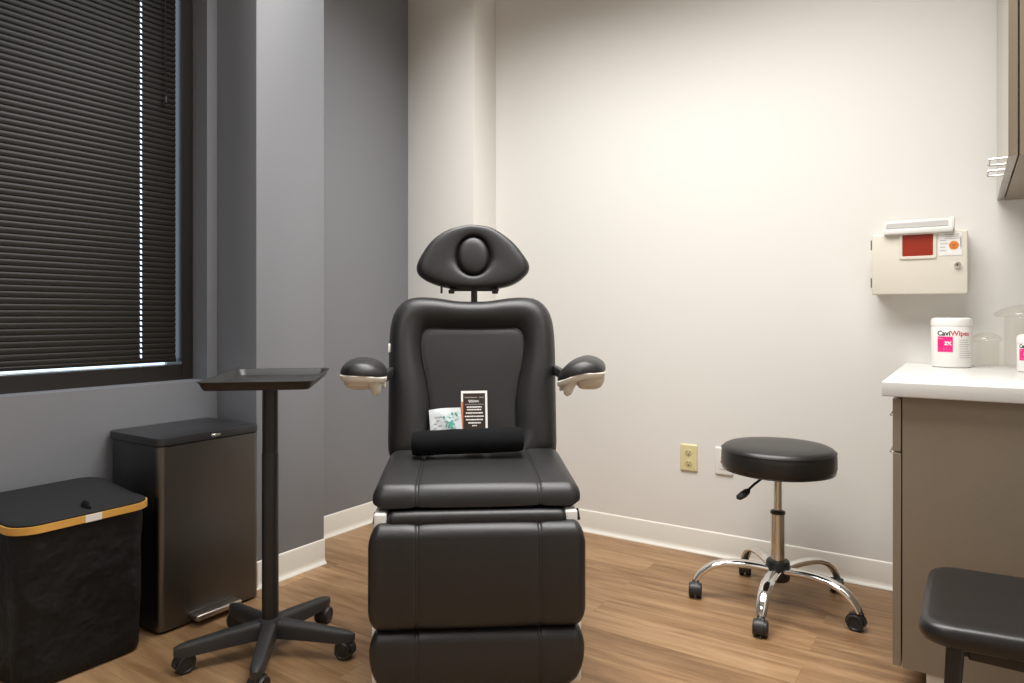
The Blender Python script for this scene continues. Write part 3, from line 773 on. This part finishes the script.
obj('screw', MB().lathe([(.0005, .0080), (.003, .0078), (.0035, .0066), (.0005, .0066)], (0, 0, 0), 14, 'y'), 'ivoryplate', ot)
p2 = plate('wall_plate', 'white wall plate with a tiny red button half hidden behind the stool seat', -.911, -.834, .355, .474, 'whiteplastic')
obj('insert', MB().rbox((-.017, -.0085, -.034), (.017, -.006, .034), .001, 1), 'whiteplastic', p2)
obj('red_button', MB().rbox((-.013, -.0105, -.008), (-.003, -.0083, .004), .001, 1), 'redlens', p2)
obj('black_button', MB().rbox((-.013, -.0100, .012), (-.003, -.0083, .020), .001, 1), 'greyink', p2)

# ------------------------------------------------------------------ things on the counter
CT = .8642
def cyl_bend(mb, rad, a0):
    """bend flat lettering (x along, y up) round a vertical cylinder, centred on angle a0"""
    mb.v = [((rad+z)*cos(a0 + x/rad), (rad+z)*sin(a0 + x/rad), y) for x, y, z in mb.v]
    return mb
def patch(x0, x1, z0, z1, d=.0004, n=14):
    mb = MB(); v = []; f = []
    for i in range(n+1):
        x = x0+(x1-x0)*i/n; v += [(x, z0, d), (x, z1, d)]
    for i in range(n): f.append((2*i, 2*i+2, 2*i+3, 2*i+1))
    return mb.add(v, f)
def canister(name, label, loc, rad, h, yaw):
    t = thing(name, label, 'wipes canister', (*loc, CT))
    r = rad
    obj('tub', MB().lathe([(r*.9, 0), (r*.98, .002), (r, .006), (r, h-.030), (r-.001, h-.028), (.01, h-.028)], (0, 0, 0), 56), 'whiteplastic', t)
    ld = obj('lid', MB().lathe([(r-.002, h-.029), (r+.0008, h-.028), (r+.0008, h-.010), (r-.003, h-.003), (r-.010, h), (r-.02, h), (.008, h-.001)], (0, 0, 0), 56), 'whiteplastic', t)
    k = h/.172
    px_ = MB(); 
    def put(nm, mb, m, dx, z):
        mb.v = [(x+dx, y+z, .0004+zz) for x, y, zz in mb.v]; return obj(nm, cyl_bend(mb, r, yaw), m, t, flat=True)
    put('black_lettering', text_mb('Cavi', .0235*k, bold=.0007), 'blackink', -.046*k, .1105*k)
    put('red_lettering', text_mb('Wipes', .0235*k, bold=.0005), 'redink', -.046*k+.042*k, .1105*k)
    put('pink_square', patch(-.045*k, .003*k, .054*k, .107*k), 'pink', 0, 0)
    for x0, x1, z0, z1 in ((-.041, -.024, .098, .1015), (-.040, -.006, .0595, .0665)):
        obj('white_print', cyl_bend(patch(x0*k, x1*k, z0*k, z1*k, .0008, 4), r, yaw), 'whiteink', t, flat=True)
    put('white_lettering', text_mb('3X', .017*k, bold=.0009), 'whiteink', -.022*k, .078*k).data.transform(Matrix.Translation((.0005*cos(yaw), .0005*sin(yaw), 0)))
    g = MB(); random.seed(4)
    for i in range(9): g.add(*(lambda p: (p.v, p.f))(patch(.022*k, (.05+.02*random.random())*k, (.094-.0075*i)*k, (.0962-.0075*i)*k, .0005, 6)))
    obj('grey_print', cyl_bend(g, r, yaw), 'greyink', t, flat=True)
    return t
def yaw_to_cam(x, y): return math.atan2(-y, -x)
canister('wipes_canister', 'large white wipes tub with a pink square label on the countertop below the sharps box', (-.045, 2.836), .061, .170, yaw_to_cam(-.045, 2.836)+R(1))
canister('wipes_canister', 'smaller white tub with red lettering cut off by the right edge of the photo', (.182, 2.715), .050, .118, yaw_to_cam(.182, 2.715)+R(-22))
def jar(name, label, loc, rb, rl, h, lh):
    t = thing(name, label, 'jar', (*loc, CT))
    obj('vessel', MB().lathe([(.004, .0005), (rb-.004, .0005), (rb, .004), (rb, h), (rb-.0005, h+.001), (rb-.003, h+.001), (rb-.0035, h), (rb-.0035, .006), (.004, .006)], (0, 0, 0), 48), 'clear', t)
    obj('lid', MB().lathe([(.004, h+.0015), (rl-.006, h+.0015), (rl, h+.004), (rl+.001, h+.010), (rl-.004, h+.018), (rl*.80, h+lh*.62), (rl*.5, h+lh*.85), (rl*.22, h+lh), (.004, h+lh),
        ], (0, 0, 0), 48), 'clear_lid', t)
    kz = h+lh
    return t
jar('acrylic_jar', 'clear acrylic jar with a wide flat lid at the right end of the countertop', (.164, 2.882), .060, .086, .172, .042)
jar('acrylic_jar', 'small clear acrylic jar standing just right of the large wipes tub', (.056, 2.925), .040, .046, .086, .034)

# ------------------------------------------------------------------ guest chair
GX, GY = .134, 1.790
gc = thing('guest_chair', 'black padded guest chair with dark slanted legs in front of the taupe cabinet', 'chair', (GX, GY, 0), R(-1))
rings = []
def seat_pt(u, w, lvl):
    """u in -1..1 front(-)..back, w in -1..1 near..far"""
    pass
def sring(s, dz, lift=1):
    pts = []
    for x, y in rrect(-.215*1, .20, -.205, .205, .058, 10):
        x *= s; y *= s
        z = .408 + .020*lift*max(0, (x+.05)/.25)**1.5 - .005*(1-(y/.21)**2)*lift + dz
        tp = 1 - .10*max(0, (x+.2)/.4)
        pts.append((x, y*tp, z))
    return pts
obj('seat', MB().loft([sring(.5, -.020), sring(.93, -.020), sring(.975, -.015), sring(.997, -.004), sring(1, .006), sring(.99, .016), sring(.965, .0225), sring(.92, .026), sring(.8, .0275), sring(.5, .0275), sring(.05, .0275)]), 'leather2', gc, angle=60)
ap = MB()
for y in (-.13, .13): ap.rbox((-.13, y-.010, .352), (.15, y+.010, .3905), .004, 2)
for x in (-.135, .15): ap.rbox((x-.010, -.135, .355), (x+.010, .135, .3865), .004, 2)
obj('apron', ap, 'blackmetal', gc)
def gleg(sx, sy):
    x0, y0 = (-.150 if sx < 0 else .155), sy*.140; x1, y1 = (-.172 if sx < 0 else .205), sy*.172; rr = []
    for i in range(8):
        t = i/7; w = .0165-.005*t; cx_, cy_, z = x0+(x1-x0)*t, y0+(y1-y0)*t, .392*(1-t)
        rr.append([(cx_+p, cy_+q, z) for p, q in rrect(-w, w, -w*.85, w*.85, w*.4, 3)])
    return MB().loft(rr)
for a_ in (-1, 1):
    for b_ in (-1, 1): obj('leg', gleg(a_, b_), 'blackmetal', gc, angle=40)
bkr = []
for i in range(13):
    t = i/12; y = -.175+.35*t; bow = .03*(1-(2*t-1)**2); e = 1-.35*abs(2*t-1)**6
    bkr.append([(.185+bow*.6-.0+p, y, .66+q*e) for p, q in rrect(-.014, .014, -.085, .085, .013, 4)])
bs = MB().loft(bkr)
g_b = obj('backrest', bs, 'leather2', gc, angle=60)
for y in (-.10, .10):
    pr_ = MB(); pr_.tube([(.150, y, .40), (.185, y, .42), (.205, y, .48), (.215, y, .58), (.214, y, .64)], .010, 10)
    obj('back_support', pr_, 'blackmetal', gc)

# ------------------------------------------------------------------ light
def area(name, loc, sx, sy, e, col, rot=(0, 0, 0)):
    l = bpy.data.lights.new(name, 'AREA'); l.shape = 'RECTANGLE'; l.size = sx; l.size_y = sy; l.energy = e; l.color = col; l.spread = R(134)
    o = bpy.data.objects.new(name, l); o.location = loc; o.rotation_euler = rot; COL.objects.link(o); return o
area('ceiling_panel', (-.95, 1.80, ZC-.012), 2.2, 1.2, 67, (1, .985, .955))
area('rear_fill', (-1.15, -.35, ZC-.012), 1.20, .60, 17, (1, .985, .95))  # fill lamp added behind the camera to lift the walls, no known fixture
w = bpy.data.worlds.new('daylight'); S.world = w; w.use_nodes = True
bg = w.node_tree.nodes['Background']; bg.inputs[0].default_value = (.74, .88, 1, 1); bg.inputs[1].default_value = 2.6

# ------------------------------------------------------------------ camera
cam = bpy.data.cameras.new('camera'); co = bpy.data.objects.new('camera', cam); COL.objects.link(co)
co.location = (0, 0, 1.04); co.rotation_euler = (R(90), 0, R(33.4))
cam.sensor_width = 36; cam.lens = 690*36/1024; cam.shift_y = -25.5/1024; cam.clip_start = .05
S.camera = co
vs = S.view_settings; vs.view_transform = 'Standard'; vs.look = 'None'; vs.gamma = 1; vs.use_curve_mapping = False; vs.exposure = 0
S.cycles.max_bounces = 10; S.cycles.transparent_max_bounces = 16
